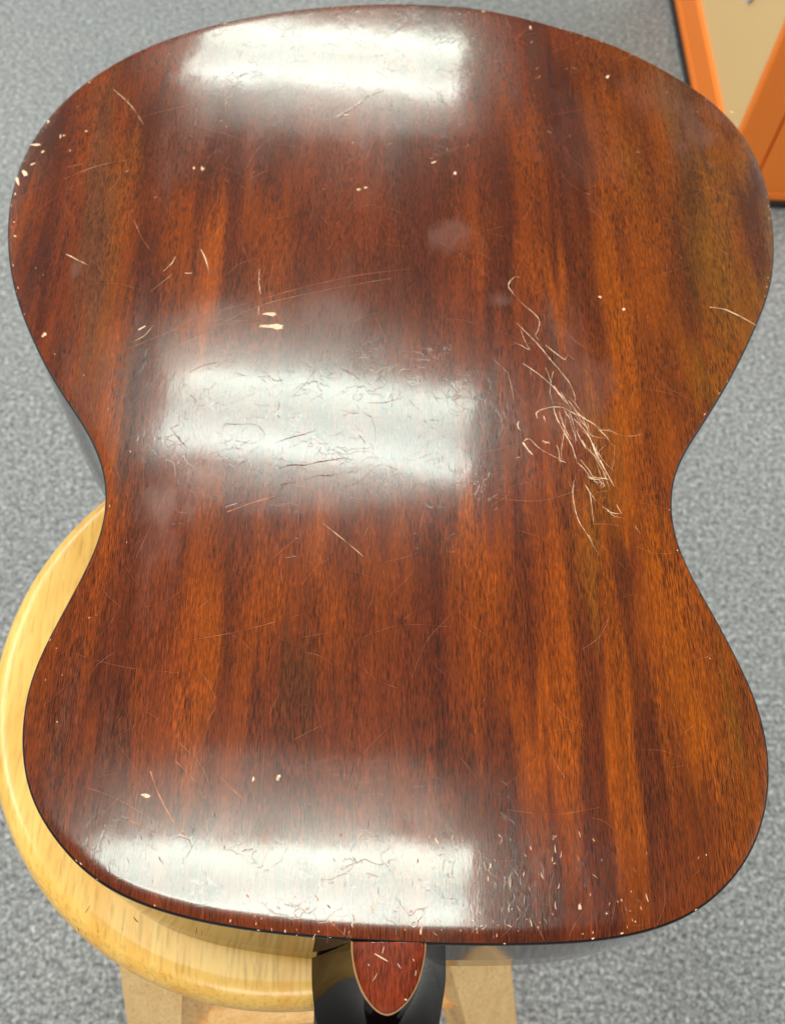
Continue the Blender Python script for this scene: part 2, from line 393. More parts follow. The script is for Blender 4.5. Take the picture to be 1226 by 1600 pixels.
# shallow dings pressed into the face
for _ in range(170):
    a = rng.uniform(-.17, .21); bq = rng.uniform(.04, .54); r1 = rng.uniform(.0012, .0035); dp = rng.uniform(.000002, .000008)
    m = (np.abs(GX-a) < 3*r1) & (np.abs(GY-bq) < 3*r1)
    GZ[m] -= dp*np.exp(-((GX[m]-a)**2+((GY[m]-bq)*rng.uniform(.5, 1.2))**2)/(r1*r1))
V = np.stack([GX, GY, GZ], -1).reshape(-1, 3) - G0
ii = np.arange((NRR-1)*NC).reshape(NRR-1, NC)[:, :-1].ravel()
F = np.stack([ii, ii+1, ii+1+NC, ii+NC], 1)
me = bpy.data.meshes.new('back')
me.vertices.add(len(V)); me.vertices.foreach_set('co', V.astype(np.float32).ravel())
me.loops.add(F.size); me.loops.foreach_set('vertex_index', F.astype(np.int32).ravel())
me.polygons.add(len(F)); me.polygons.foreach_set('loop_start', np.arange(0, F.size, 4, dtype=np.int32))
me.update(calc_edges=True); me.polygons.foreach_set('use_smooth', np.ones(len(F), bool))
col = wood_color(GX.ravel(), GY.ravel())
ca = me.color_attributes.new('wood', 'FLOAT_COLOR', 'POINT'); ca.data.foreach_set('color', np.c_[col, np.ones(len(col))].astype(np.float32).ravel())
hm = haze_mask(GX.ravel(), GY.ravel()); ha = me.attributes.new('haze', 'FLOAT', 'POINT'); ha.data.foreach_set('value', hm.astype(np.float32))
rm = rub_mask(GX.ravel(), GY.ravel()); ra = me.attributes.new('rub', 'FLOAT', 'POINT'); ra.data.foreach_set('value', rm.astype(np.float32))
me.materials.append(back_m); me.validate()
back = link(bpy.data.objects.new('back', me), guitar)
def back_z(x, y):
    xx = np.atleast_1d(np.asarray(x, float)); yy = np.atleast_1d(np.asarray(y, float))
    d = seg_dist(xx, yy, OL); return ZB + dome(xx, yy) + edge_drop(d, yy)

def ring_strip(profile, closed_caps=False):
    """profile: list of (offset along outward normal, function idx->z)"""
    vs = []; fs = []
    for k, (off, zf) in enumerate(profile):
        P = OL + NRM*off
        vs += [(P[i, 0], P[i, 1], zf[i]) for i in range(NO)]
    for k in range(len(profile)-1):
        for i in range(NO):
            j = (i+1) % NO; a = k*NO
            fs.append((a+i, a+NO+i, a+NO+j, a+j) if area > 0 else (a+j, a+NO+j, a+NO+i, a+i))
    return vs, fs
zE = back_z(OL[:, 0], OL[:, 1])
zI = back_z(IN[:, 0], IN[:, 1])
vs, fs = ring_strip([(-EI, zI), (-EI*.55, zI*.5+zE*.5-.00018), (-EI*.1, zE-.0006), (0, zE-.0013)])
gobj('edge_binding', vs, fs, edge_m, True)
zbot = np.full(NO, SEAT+.0004)
vs, fs = ring_strip([(0, zE-.0013), (0, zE*.7+zbot*.3), (0, zE*.35+zbot*.65), (0, zbot+.0012), (-.0012, zbot)])
gobj('side', vs, fs, side_m, True)
Pb = OL - NRM*.0012
gobj('soundboard', [(p[0], p[1], SEAT+.0004) for p in Pb], [tuple(range(NO)) if area < 0 else tuple(range(NO))[::-1]], simple('spruce_top', (205, 160, 95), .3, .5, .8).m)

# heel cap
CAP = [(553,1474),(554,1485),(556,1498),(559,1512),(563,1526),(568,1540),(574,1553),(581,1565),(589,1575),(597,1581),(606,1583),(615,1580),(624,1573),(633,1562),(641,1548),(648,1532),(653,1516),(657,1500),(660,1486),(661,1475)]
zc = ZB + dome(.015, .03) - .0004
cap = np.array([at(x, y, zc)[:2] for x, y in CAP])
cap[:, 0] = .0 + cap[:, 0].mean() + (cap[:, 0]-cap[:, 0].mean())*1.06; cap[:, 1] = cap[0, 1]+(cap[:, 1]-cap[0, 1])*1.05
_f = (cap[0, 1]-cap[:, 1])/(cap[0, 1]-cap[:, 1].min()); cap[:, 0] = cap[:, 0].mean()+(cap[:, 0]-cap[:, 0].mean())*(1+.13*_f*(1-_f**6)); cap[:, 1] = cap[0, 1]+(cap[:, 1]-cap[0, 1])*.97
cap[0, 1] = cap[-1, 1] = np.interp(cap[0, 0], np.sort(OL[OL[:, 1] < .06][:, 0]), OL[OL[:, 1] < .06][np.argsort(OL[OL[:, 1] < .06][:, 0]), 1])
# resample the U
def resample(P, N):
    d = np.r_[0, np.cumsum(np.hypot(*np.diff(P, axis=0).T))]; s = np.linspace(0, d[-1], N)
    return np.c_[np.interp(s, d, P[:, 0]), np.interp(s, d, P[:, 1])]
cs = []
for i in range(len(cap)-1):
    p0 = cap[max(i-1, 0)]; p1 = cap[i]; p2 = cap[i+1]; p3 = cap[min(i+2, len(cap)-1)]
    for k in range(6):
        t = k/6; cs.append(.5*((2*p1)+(-p0+p2)*t+(2*p0-5*p1+4*p2-p3)*t*t+(-p0+3*p1-3*p2+p3)*t**3))
cs.append(cap[-1]); UN = 61; U0 = resample(np.array(cs), UN)
cxn = .0142; jy = U0[0, 1]
# heel: U sections going down from the cap, flaring into the neck
secs = []
HN = 20; zneck = SEAT+.022
for k in range(HN+1):
    t = k/HN; z = zc-.0012 - t*(zc-.0012-zneck)
    flare = t**2.6
    hw0 = .0123; hw = hw0 + (.0265-hw0)*(.75*t+.25*t**2)
    ln = .0262 + .004*t + .034*flare
    P = U0.copy()
    P[:, 0] = cxn*1.0 + (U0[:, 0]-U0[:, 0].mean())*(hw/hw0)
    P[:, 0] += (U0[:, 0].mean()-cxn)*(1-t)
    P[:, 1] = jy - (jy-U0[:, 1])*(ln/.0262)
    secs.append(np.c_[P, z+(P[:, 1]-jy)*.10*(1-t)])
vs = [tuple(p) for s_ in secs for p in s_]; fs = []
for k in range(HN):
    for i in range(UN-1):
        a = k*UN+i; fs.append((a, a+1, a+1+UN, a+UN))
# neck shaft, D section running towards the headstock
heel = gobj('heel', vs, fs, neck_m, True)
ys = [jy+.001, jy-.02, jy-.05, jy-.09, jy-.14, jy-.2, jy-.27, jy-.34]
ns = []; ND = 25
for k, y in enumerate(ys):
    hw = .0266 - .0052*k/7
    th = .021 - .003*k/7
    for i in range(ND):
        a = PI*i/(ND-1)
        cxx = math.copysign(abs(math.cos(a))**.8, math.cos(a)); sz = math.sin(a)**.75
        ns.append((cxn+hw*cxx, y, SEAT+.0065+th*sz))
fs = []
for k in range(len(ys)-1):
    for i in range(ND-1):
        a = k*ND+i; fs.append((a, a+1, a+1+ND, a+ND))
fs.append(tuple(range(ND))[::-1]); 
gobj('neck', ns, fs, neck_m, True)
bm = bmesh.new()
vv = [bm.verts.new(Vector(p)-Vector(G0)) for p in [(cxn-.0270, jy-.001, SEAT+.0008), (cxn+.0270, jy-.001, SEAT+.0008), (cxn+.0216, jy-.345, SEAT+.0008), (cxn-.0216, jy-.345, SEAT+.0008),
      (cxn-.0270, jy-.001, SEAT+.0064), (cxn+.0270, jy-.001, SEAT+.0064), (cxn+.0216, jy-.345, SEAT+.0064), (cxn-.0216, jy-.345, SEAT+.0064)]]
for q in ((0, 3, 2, 1), (4, 5, 6, 7), (0, 1, 5, 4), (1, 2, 6, 5), (2, 3, 7, 6), (3, 0, 4, 7)): bm.faces.new([vv[i] for i in q])
bm_obj('fretboard', bm, simple('rosewood_board', (52, 34, 28), .45).m, guitar)
bm = bmesh.new()
hp = [(-.0216, -.345), (-.034, -.375), (-.036, -.46), (-.030, -.515), (0, -.522), (.030, -.515), (.036, -.46), (.034, -.375), (.0216, -.345)]
b0 = [bm.verts.new(Vector((cxn+x, jy+y, SEAT+.001))-Vector(G0)) for x, y in hp]; b1 = [bm.verts.new(Vector((cxn+x, jy+y, SEAT+.017))-Vector(G0)) for x, y in hp]
bm.faces.new(b0[::-1]); bm.faces.new(b1)
for i in range(len(hp)):
    j = (i+1) % len(hp); bm.faces.new((b0[i], b0[j], b1[j], b1[i]))
bmesh.ops.bevel(bm, geom=list(bm.edges), offset=.0012, segments=2, affect='EDGES')
bm_obj('headstock', bm, neck_m, guitar)
for sx in (-1, 1):
    for k in range(3):
        bm = bmesh.new(); yk = jy-.392-.045*k
        box(bm, (cxn+sx*.022-.006-CX, yk-.008-CY, SEAT+.0172-ZB), (cxn+sx*.022+.006-CX, yk+.008-CY, SEAT+.027-ZB), .002)
        r = bmesh.ops.create_cone(bm, segments=16, radius1=.006, radius2=.006, depth=.012, cap_ends=True, matrix=Matrix.Translation((cxn+sx*.046-CX, yk-CY, SEAT+.021-ZB)) @ Matrix.Rotation(PI/2, 4, 'Y'))
        bmesh.ops.create_cone(bm, segments=10, radius1=.002, radius2=.002, depth=.02, cap_ends=True, matrix=Matrix.Translation((cxn+sx*.036-CX, yk-CY, SEAT+.021-ZB)) @ Matrix.Rotation(PI/2, 4, 'Y'))
        bm_obj('tuning_machine', bm, simple('nickel', (190, 190, 188), .25, .5, 0, 1).m, guitar, True)
# cap plate with a slightly crowned face, its pale worn rim
cen = np.array([U0[:, 0].mean(), jy])
vs = []; fs = []; RK = 10
for k in range(RK+1):
    q = k/RK
    for i in range(UN):
        # shrink towards the joint's centre
        p = cen + (U0[i]-cen)*q
        p = np.array([p[0], min(p[1], jy-.0004)])
        zz = zc + (p[1]-jy)*.10 + .0003*(1-q**2) - (.0007 if k == RK else 0) - (.00012 if k == RK-1 else 0)
        vs.append((p[0], p[1], zz))
for k in range(RK):
    for i in range(UN-1):
        a = k*UN+i; fs.append((a, a+UN, a+UN+1, a+1))
capo = gobj('heel_cap', vs, fs, cap_m, True)
def ribbon3(P, hw, z_lo, z_hi, out):
    """band along 2-D path P, from path to path+normal*hw"""
    T = np.gradient(P, axis=0); T /= np.linalg.norm(T, axis=1)[:, None]; N = np.c_[T[:, 1], -T[:, 0]]*out
    return N
Tn = np.gradient(U0, axis=0); Tn /= np.linalg.norm(Tn, axis=1)[:, None]; Nn = np.c_[Tn[:, 1], -Tn[:, 0]]
if (Nn[UN//2]@np.array([0, -1])) < 0: Nn = -Nn
vs = []; fs = []
jit = .6+.8*fbm(np.arange(UN)*.35, np.zeros(UN), 77)
for off, dz in ((-.0002, -.00010), (.0, -.0001), (.0003, -.0006), (.0004, -.0016)):
    for i in range(UN):
        p = U0[i]+Nn[i]*off*jit[i]; vs.append((p[0], min(p[1], jy-.0003), zc+dz+.0001+(p[1]-jy)*.10))
for k in range(3):
    for i in range(UN-1):
        a = k*UN+i; fs.append((a, a+UN, a+UN+1, a+1))
gobj('cap_edge_line', vs, fs, bind_m, True)

# ------------------------------------------------------------------ scratches and dents as fine relief on the back
class Relief:
    def __init__(s): s.v = []; s.f = []
    def path(s, pts, w, h=.00008, lift=.00004, px=True, taper=True, jit=0.0):
        """raised or bright line following points (photo pixels or metres) on the back; w = width (m)"""
        P = np.array([on_back(*p)[:2] if px else p for p in pts], float)
        if len(P) > 2:
            q = []
            for i in range(len(P)-1):
                p0 = P[max(i-1, 0)]; p1 = P[i]; p2 = P[i+1]; p3 = P[min(i+2, len(P)-1)]
                for k in range(5):
                    t = k/5; q.append(.5*((2*p1)+(-p0+p2)*t+(2*p0-5*p1+4*p2-p3)*t*t+(-p0+3*p1-3*p2+p3)*t**3))
            q.append(P[-1]); P = np.array(q)
        L = np.hypot(*np.diff(P, axis=0).T).sum(); N = int(max(3, min(60, L/.0012)))
        P = resample(P, N)
        if jit: P += rng.normal(0, jit, P.shape)
        T = np.gradient(P, axis=0); T /= np.maximum(np.linalg.norm(T, axis=1), 1e-9)[:, None]; Nn = np.c_[T[:, 1], -T[:, 0]]
        tp = np.sin(np.linspace(.12, .97, N)*PI)**.5 if taper else np.ones(N)
        ww = w*.5*tp*(rng.uniform(.6, 1.25, N))*np.clip(2.6*fbm(np.arange(N)*.23+rng.uniform(0, 200), np.zeros(N)+rng.uniform(0, 200), 5, 2)-.45, .06, 1.25)
        A = P+Nn*ww[:, None]; B = P-Nn*ww[:, None]
        z = ZB + dome(P[:, 0], P[:, 1]) + edge_drop(seg_dist(P[:, 0], P[:, 1], OL), P[:, 1]) 
        o = len(s.v)
        for i in range(N):
            s.v += [(A[i, 0], A[i, 1], z[i]+lift*.3), (P[i, 0], P[i, 1], z[i]+lift+h), (B[i, 0], B[i, 1], z[i]+lift*.3)]
        for i in range(N-1):
            a = o+3*i; s.f += [(a, a+1, a+4, a+3), (a+1, a+2, a+5, a+4)]
    def blob(s, cx, cy, rx, ry, ang, lift=.00006, px=True, h=.00004):
        c = on_back(cx, cy)[:2] if px else np.array([cx, cy]); K_ = 9; o = len(s.v)
        z = float(back_z(c[0], c[1])[0]); s.v.append((c[0], c[1], z+lift+h))
        for i in range(K_):
            a = 2*PI*i/K_; r = rng.uniform(.45, 1.35)
            dx = rx*math.cos(a)*r; dy = ry*math.sin(a)*r
            x = c[0]+dx*math.cos(ang)-dy*math.sin(ang); y = c[1]+dx*math.sin(ang)+dy*math.cos(ang)
            s.v.append((x, y, float(back_z(x, y)[0])+lift))
        for i in range(K_): s.f.append((o, o+1+i, o+1+(i+1) % K_))
    def build(s, name, mat, label):
        f = s.f
        o = gobj(name, s.v, f, mat, False); o['kind'] = 'stuff'; o['label'] = label
        bm = bmesh.new(); bm.from_mesh(o.data); 
        for fc in bm.faces:
            if fc.normal.z < 0: fc.normal_flip()
        bm.to_mesh(o.data); bm.free(); return o
MM = .001
pale = Relief()
def z2(pts, ox=760, oy=420, s=3.555):      # coordinates read in an enlarged view
    return [(ox+x/s, oy+y/s) for x, y in pts]
for pts, wd in [
 ([(190,50),(155,45),(120,90),(150,140),(205,200),(265,250),(292,290),(285,340),(270,370),(288,395)], .55),
 ([(165,300),(220,355),(285,420),(350,500),(410,570),(460,635),(490,710),(488,740)], .5),
 ([(325,422),(365,455),(410,490),(435,505),(445,478),(460,480),(483,505)], .6),
 ([(190,340),(215,410),(240,452),(190,425),(150,408)], .3),
 ([(35,495),(60,525),(100,560),(125,590)], .4),
 ([(120,590),(140,670),(150,750)], .2),
 ([(200,525),(260,565),(330,620),(400,690),(470,770),(540,830),(620,880),(680,945)], .65),
 ([(325,550),(345,595),(362,650)], .4), ([(368,570),(358,620),(352,680),(365,745)], .35),
 ([(365,745),(385,820),(420,890),(470,980),(500,1075)], .75),
 ([(372,650),(420,720),(480,800)], .8),
 ([(280,830),(275,800),(310,780),(365,768),(420,770),(470,795),(540,830)], .7),
 ([(365,740),(420,752),(465,785)], .6),
 ([(430,690),(490,745),(520,800),(560,900),(610,1050)], .4),
 ([(490,745),(550,835),(580,920),(640,940),(670,940)], .3),
 ([(455,800),(470,870),(500,960)], .4), ([(460,790),(490,900),(490,990)], .3),
 ([(440,790),(436,870),(415,1000),(415,1060)], .3),
 ([(390,980),(400,1020),(410,1080)], .35), ([(395,1060),(440,1075)], .35),
 ([(400,790),(430,880),(470,950)], .4),
 ([(540,830),(600,870),(660,930),(700,985)], .4), ([(480,830),(560,920),(620,1050),(680,1160),(710,1210)], .5),
 ([(670,890),(720,915),(780,930),(853,922)], .35),
 ([(620,900),(650,895),(690,905)], .3),
 ([(710,980),(705,1070),(685,1150)], .25), ([(620,1040),(625,1010),(660,980)], .25),
 ([(500,1075),(540,1110),(575,1155),(620,1200)], .45), ([(520,1060),(560,1110),(600,1170)], .4),
 ([(575,1165),(620,1160),(680,1170)], .5), ([(590,1180),(640,1190),(660,1210)], .4), ([(600,1150),(650,1200)], .3), ([(610,1240),(660,1235),(690,1220)], .5),
 ([(560,1150),(590,1170),(640,1165)], .45), ([(630,1060),(660,1120),(700,1200)], .45), ([(625,1215),(640,1190),(655,1200),(640,1215)], .35),
 ([(520,1110),(490,1160),(478,1230),(485,1310),(510,1400),(560,1480),(620,1590)], .35),
 ([(568,1480),(585,1520)], 1.1),
 ([(540,1195),(570,1240),(585,1340),(593,1420)], .35), ([(545,1200),(600,1280),(660,1335)], .4),
 ([(640,1320),(680,1345),(700,1370),(765,1388)], .7), ([(665,1345),(720,1360),(750,1355)], .6), ([(720,1310),(735,1340),(750,1360)], .4), ([(690,1385),(730,1370),(745,1355)], .5),
 ([(240,945),(290,995),(350,1030),(400,1055)], .35), ([(205,960),(225,940),(240,945)], .5), ([(205,965),(225,1000),(255,1035)], .9), ([(200,965),(215,990)], 1.2),
 ([(178,845),(170,875),(190,900)], .6), ([(310,955),(350,970)], .8), ([(320,970),(345,960)],.5), ([(530,950),(550,1000)], .7),
 ([(345,670),(348,700)], .6), ([(165,1050),(185,1045)], .5), ([(315,815),(325,850)], .5), ([(700,1480),(760,1400)], .01),
 ([(820,1425),(853,1475)], .2), ([(240,560),(250,600)],.15),
]:
    if wd > .05: pale.path(z2(pts), wd*.7*MM, h=.00003, jit=.00005)
for _ in range(26):      # extra fine strokes inside the scribble
    x = 400+rng.uniform(0, 260); y = 700+(x-400)*1.6+rng.uniform(-90, 60); L = rng.uniform(40, 150); a = rng.uniform(.7, 1.35)
    p = [(x, y), (x+L*.5*math.cos(a)+rng.uniform(-8, 8), y+L*.5*math.sin(a)), (x+L*math.cos(a), y+L*math.sin(a))]
    pale.path(z2(p), rng.uniform(.12, .3)*MM, h=.00003)
for x, y, rx, ry, a in [(937,464.5,.9,.6,0),(974,483.5,.8,.8,0),(69,523,1.0,1.3,.2),(430,510.5,6.4,1.6,-.03),(423,491,3.9,1.1,.18),(949,120,2.0,.8,.9),(828,43,.6,2.2,.1),(755,18,1.4,.7,.1),
    (711,270,.9,1.1,0),(677,254,1.6,.7,.5),(316,263,.9,1.8,.3),(303,263,.7,1.0,.3),(294,427,2.4,.45,.1),(221,513,2.6,.5,.7),(110,235,.4,.8,0),(100,212,.8,.6,.3),(228,1243,1.7,.6,-.3),(435,1214,.9,1.2,.2),(396,1217,.6,1.2,.2),
    (56,226,3.2,.9,.05),(39,270,1.0,3.0,.35),(28,283,.9,3.0,.3),(52,256,1.8,.5,.7),(67,237,.8,.9,0),(95,213,.5,1.6,.2),(24,303,.4,1.2,.2),(22,347,.5,.4,0),(24,369,1.2,.4,-.6),(76,190,.6,1.0,.2),(135,205,.6,.6,0),
    (1142,175,1.6,.5,-.4),(1026,68+16,.5,.5,0),(996,84,.5,.4,0),(560,296,1.2,.8,.5),(572,293,1.2,.7,.4),(1150,195,.4,.4,0),(905,1417,.6,1.2,.2)]:
    pale.blob(x, y, rx*MM, ry*MM, a)
pale.path([(1108,480),(1130,483),(1155,494),(1180,508)], .5*MM)
pale.path([(103,397),(112,401),(126,409)], .6*MM); pale.path([(126,408),(139,415)], .3*MM)
pale.path([(314,390),(321,404),(328,430)], .5*MM); pale.path([(505,818),(520,830),(545,850),(568,870)], .35*MM); pale.path([(178,140),(205,165),(225,195)], .35*MM)
pale.path([(405,420),(405,445),(406,460)], .45*MM, jit=.0002); pale.path([(404,480),(405,492)], .5*MM, jit=.0002)
pale.path([(236,455),(255,440),(270,428)], .3*MM); pale.path([(205,535),(225,525),(240,508)], .3*MM); pale.path([(255,424),(268,412),(275,400)], .3*MM)
pale.path([(560,1243),(590,1240),(600,1243)], .01*MM)
pale.path([(250,555),(300,530),(400,480),(500,455),(610,435)], .13*MM)
faint = Relief()
faint.path([(200,545),(260,520),(330,490),(400,470),(470,450),(560,430),(640,420)], .22*MM)
faint.path([(300,515),(350,502),(400,502)], .22*MM); faint.path([(355,800),(390,787),(430,775)], .5*MM)
faint.path([(275,1190),(300,1215),(320,1250)], .6*MM); faint.path([(235,1205),(250,1245),(275,1290),(290,1305)], .6*MM); faint.path([(345,1215),(370,1240),(380,1250)], .35*MM)
faint.path([(190,1275),(220,1290),(245,1302)], .4*MM)
faint.path([(100,280),(150,260),(200,250)], .3*MM); faint.path([(105,262),(130,255)], .25*MM); faint.path([(300,1000),(380,985),(470,960)], .18*MM)
faint.path([(210,345),(222,372),(235,390)], .3*MM)
def inside_rand():
    while True:
        i = rng.integers(6, NRR-6); f = rng.uniform(.015, .985)
        return np.array([XL[i]+(XR[i]-XL[i])*f, rows[i]])
for _ in range(460):     # light scuffs
    c = inside_rand(); L = rng.uniform(.003, .022)*(1 if rng.random() < .8 else 2); a = rng.normal(1.5, .9)
    if rng.random() < .35: a = rng.uniform(0, PI)
    d = np.array([math.cos(a), math.sin(a)])*L/2; k = rng.uniform(-.12, .12)*L
    pts = [c-d, c+np.array([-d[1], d[0]])/L*2*k, c+d]
    faint.path(pts, rng.uniform(.03, .09)*MM, h=.00001, px=False)
for _ in range(420):     # specks of chipped lacquer
    c = inside_rand()
    if rng.random() < .35: c = on_back(rng.uniform(380, 1010), rng.uniform(1290, 1462))[:2]
    if seg_dist(np.array([c[0]]), np.array([c[1]]), OL)[0] > .05: continue
    if rng.random() < .4: pale.blob(c[0], c[1], rng.uniform(.12, .33)*MM, rng.uniform(.15, .5)*MM, rng.uniform(-.6, .6), px=False)
    else: faint.blob(c[0], c[1], rng.uniform(.15, .4)*MM, rng.uniform(.2, .7)*MM, rng.uniform(-.6, .6), px=False)
for _ in range(95):      # crowded nicks at the neck end
    px = min(max(rng.normal(700, 140), 400), 1010); py = rng.uniform(1300, 1466) if px > 600 else rng.uniform(1400, 1464)
    c = on_back(px, py)[:2]; a = rng.normal(1.65, .35); L = rng.uniform(.0006, .0030); d = np.array([math.cos(a), math.sin(a)])*L/2
    pale.path([c-d, c+np.array([rng.normal(0, .0002), 0]), c+d], rng.uniform(.18, .5)*MM, h=.00003, px=False)
for _ in range(60):      # small nicks over the tail end
    c = on_back(rng.uniform(180, 1000), rng.uniform(60, 330))[:2]; a = rng.uniform(0, PI); L = rng.uniform(.0006, .0035); d = np.array([math.cos(a), math.sin(a)])*L/2
    (pale if rng.random() < .35 else faint).path([c-d, c+np.array([rng.normal(0, .0003), 0]), c+d], rng.uniform(.15, .4)*MM, h=.00002, px=False)
for _ in range(130):     # nicks along the edge
    i = rng.integers(0, NO); p = OL[i]-NRM[i]*rng.uniform(.0004, .0022); a = math.atan2(tang[i, 1], tang[i, 0])
    if p[1] < .3 and rng.random() < .75: continue
    pale.blob(p[0], p[1], rng.uniform(.2, .8)*MM, rng.uniform(.1, .3)*MM, a, px=False)
pale.build('scratch_marks', pale_m, 'pale bare wood scratches and chips, densest in the scribble right of the middle')
faint.build('scuff_marks', faint_m, 'faint thin reddish scuff lines and specks')

emb = Relief()           # lacquer ridges and cracks: same wood, seen only by their gloss
def zc2(pts, ox=240, oy=540, s=2.3577): return [(ox+x/s, oy+y/s) for x, y in pts]
for pts, wd, h in [
 ([(625,20),(610,60),(575,120),(530,170),(490,205)], .5, .1), ([(690,85),(730,105),(770,135)], .9, .14), ([(640,115),(670,95)], .6, .1),
 ([(130,100),(180,75),(240,62),(310,60)], .7, .1), ([(130,180),(155,200),(150,215)], .7, .12), ([(230,280),(290,290),(370,290),(400,310),(415,340)], .5, .09),
 ([(300,350),(360,360),(410,340)], .5, .08), ([(445,360),(500,340),(560,325),(600,310)], .6, .12), ([(550,285),(560,300),(545,325)], .8, .15), ([(555,290),(585,300)], .7, .12),
 ([(460,455),(500,440),(560,440),(600,430),(660,420),(720,410)], 1.0, .16), ([(425,560),(440,530),(480,510),(540,500),(600,480),(660,480)], 1.0, .2), ([(430,565),(455,555)], 1.6, .22),
 ([(640,570),(665,535),(680,500)], .6, .1), ([(760,480),(790,540),(800,570)], .6, .1), ([(870,440),(890,490),(915,550)], .6, .1), ([(925,560),(960,520),(990,480)], .6, .1),
 ([(250,600),(300,585),(350,570)], .8, .12), ([(980,95),(1010,80),(1060,90),(1130,105)], .6, .1), ([(940,200),(980,240),(1000,250)], .6, .1), ([(1020,170),(1050,210)], .6, .1),
 ([(790,210),(850,210),(920,190)], .5, .08), ([(700,260),(740,240),(790,230)], .5, .08), ([(800,260),(815,310),(815,360)], .5, .08), ([(880,180),(875,230)], .9, .15), ([(450,205),(465,215),(455,240)], 1.0, .18),
 ([(620,480),(700,470),(760,455),(800,440)], .6, .1), ([(700,520),(760,500),(830,440),(900,460)], .5, .09), ([(60,300),(90,340),(130,380)], .6, .09), ([(420,110),(450,130),(480,125)], .8, .14), ([(460,110),(475,140)], .7, .12)]:
    emb.path(zc2(pts), wd*.6*MM, h=h*MM*.10, lift=.00001, jit=.00006)
for pts, wd, h in [([(522,185),(540,175),(560,163),(575,150),(600,142)], 1.3, .2), ([(525,182),(548,180)], 1.8, .25), ([(580,168),(610,172),(635,176),(630,180),(600,180)], .6, .12), ([(600,60),(625,45),(640,35)], .6, .1),
    ([(620,20),(640,25)], .9, .15), ([(420,143),(450,135)], .6, .1), ([(355,142),(380,125)], .5, .1), ([(520,25),(545,18)], .8, .14), ([(1015,1122),(1035,1132),(1045,1140)], .3, .06)]:
    emb.path(pts, wd*MM, h=h*MM*.13, lift=.00001, jit=.00006)
for _ in range(330):
    # lacquer nicks, gathered where the player's buckle and the case wore it
    r = rng.random()
    if r < .34: px, py = rng.uniform(120, 980), rng.uniform(1270, 1468)
    elif r < .78: px, py = rng.uniform(250, 760), rng.uniform(545, 790)
    else: px, py = rng.uniform(300, 760), rng.uniform(20, 190)
    c = on_back(px, py)[:2]
    if seg_dist(np.array([c[0]]), np.array([c[1]]), OL)[0] < .003: continue
    hh = (.003, .012)
    if py > 1000: a = rng.normal(1.75, .35); L = rng.uniform(.0008, .0032); hh = (.018, .05)
    else: a = rng.uniform(0, PI); L = rng.uniform(.001, .006)
    d = np.array([math.cos(a), math.sin(a)])*L/2; k = rng.uniform(-.09, .09)*L
    emb.path([c-d, c+np.array([-d[1], d[0]])/L*2*k, c+d], rng.uniform(.2, .42)*MM, h=rng.uniform(*hh)*MM, lift=.00001, px=False, jit=.00004)
for pts, wd in [([(600,1490),(612,1496)], .6)]: pass
# the relief must carry the wood's own colour
eo = emb.build('lacquer_ridges', back_m, 'fine ridges, nicks and cracks in the glossy lacquer')
ev = np.array(emb.v); ec = wood_color(ev[:, 0], ev[:, 1])
ca = eo.data.color_attributes.new('wood', 'FLOAT_COLOR', 'POINT'); ca.data.foreach_set('color', np.c_[ec, np.ones(len(ec))].astype(np.float32).ravel())
ha = eo.data.attributes.new('haze', 'FLOAT', 'POINT')
# bright scars on the heel cap
cm = Relief()
def cap_path(pts, wd):
    P = np.array([at(x, y, zc+.0003)[:2] for x, y in pts]); P = resample(P, 8); T = np.gradient(P, axis=0); T /= np.linalg.norm(T, axis=1)[:, None]; N_ = np.c_[T[:, 1], -T[:, 0]]
    tp = np.sin(np.linspace(.1, .95, 8)*PI)**.5*wd*.5*MM
    o = len(cm.v)
    for i in range(8):
        for sg in (1, 0, -1): cm.v.append((P[i, 0]+N_[i, 0]*tp[i]*sg*.6, P[i, 1]+N_[i, 1]*tp[i]*sg*.6, zc+.0005+(P[i, 1]-jy)*.10+(.00006 if sg == 0 else 0)))
    for i in range(7):
        a = o+3*i; cm.f += [(a, a+1, a+4, a+3), (a+1, a+2, a+5, a+4)]
for p, wd in [([(585,1490),(606,1502)], .9), ([(600,1479),(597,1490)], .45), ([(582,1533),(590,1520)], .35), ([(621,1505),(626,1513)], .5), ([(632,1561),(636,1562)], 1.0), ([(645,1498),(647,1502)], .5), ([(650,1516),(649,1525)], .5), ([(575,1506),(577,1509)], .5)]:
    cap_path(p, wd)
o = gobj('cap_scars', cm.v, cm.f, chip_m, False, None)

# ------------------------------------------------------------------ stool
SCX, SCY, SR = -.0286, .1665, .1494
def ply_wood(name, a, b, scale, rough=.35, coat=.6, axis=(1, 14, 1)):
    m = NT(name); co = m.coord('Object')
    f = m.noise(m.mapping(co, axis), scale, 4, .6, .6)
    g = m.noise(m.mapping(co, tuple(q*5 for q in axis)), scale*1.4, 3, .6)
    c = m.ramp(f, [(.28, tuple(lin(a))), (.7, tuple(lin(b)))])
    c = m.mix(1.0, c, m.ramp(g, [(.3, (.78, .72, .60)), (.5, (1, 1, 1)), (.8, (1.06, 1.06, 1.06))]), 'MULTIPLY')
    m.l(c, m.b.inputs['Base Color']); m.b.inputs['Roughness'].default_value = rough
    m.b.inputs['Coat Weight'].default_value = coat; m.b.inputs['Coat Roughness'].default_value = .12
    m.l(m.bump(g, .1, .0003), m.b.inputs['Normal'])
    return m.m
seat_m = ply_wood('honey_seat_wood', (234, 172, 74), (248, 204, 112), 9, .4, .2, axis=(9, 1, 9))
leg_m = ply_wood('pale_leg_wood', (236, 188, 122), (248, 212, 152), 9, .7, 0, axis=(9, 9, 1))
stool = empty('wooden_stool', (SCX, SCY, 0), 'round light wooden stool under the guitar, its honey yellow seat showing at the lower left', 'stool')
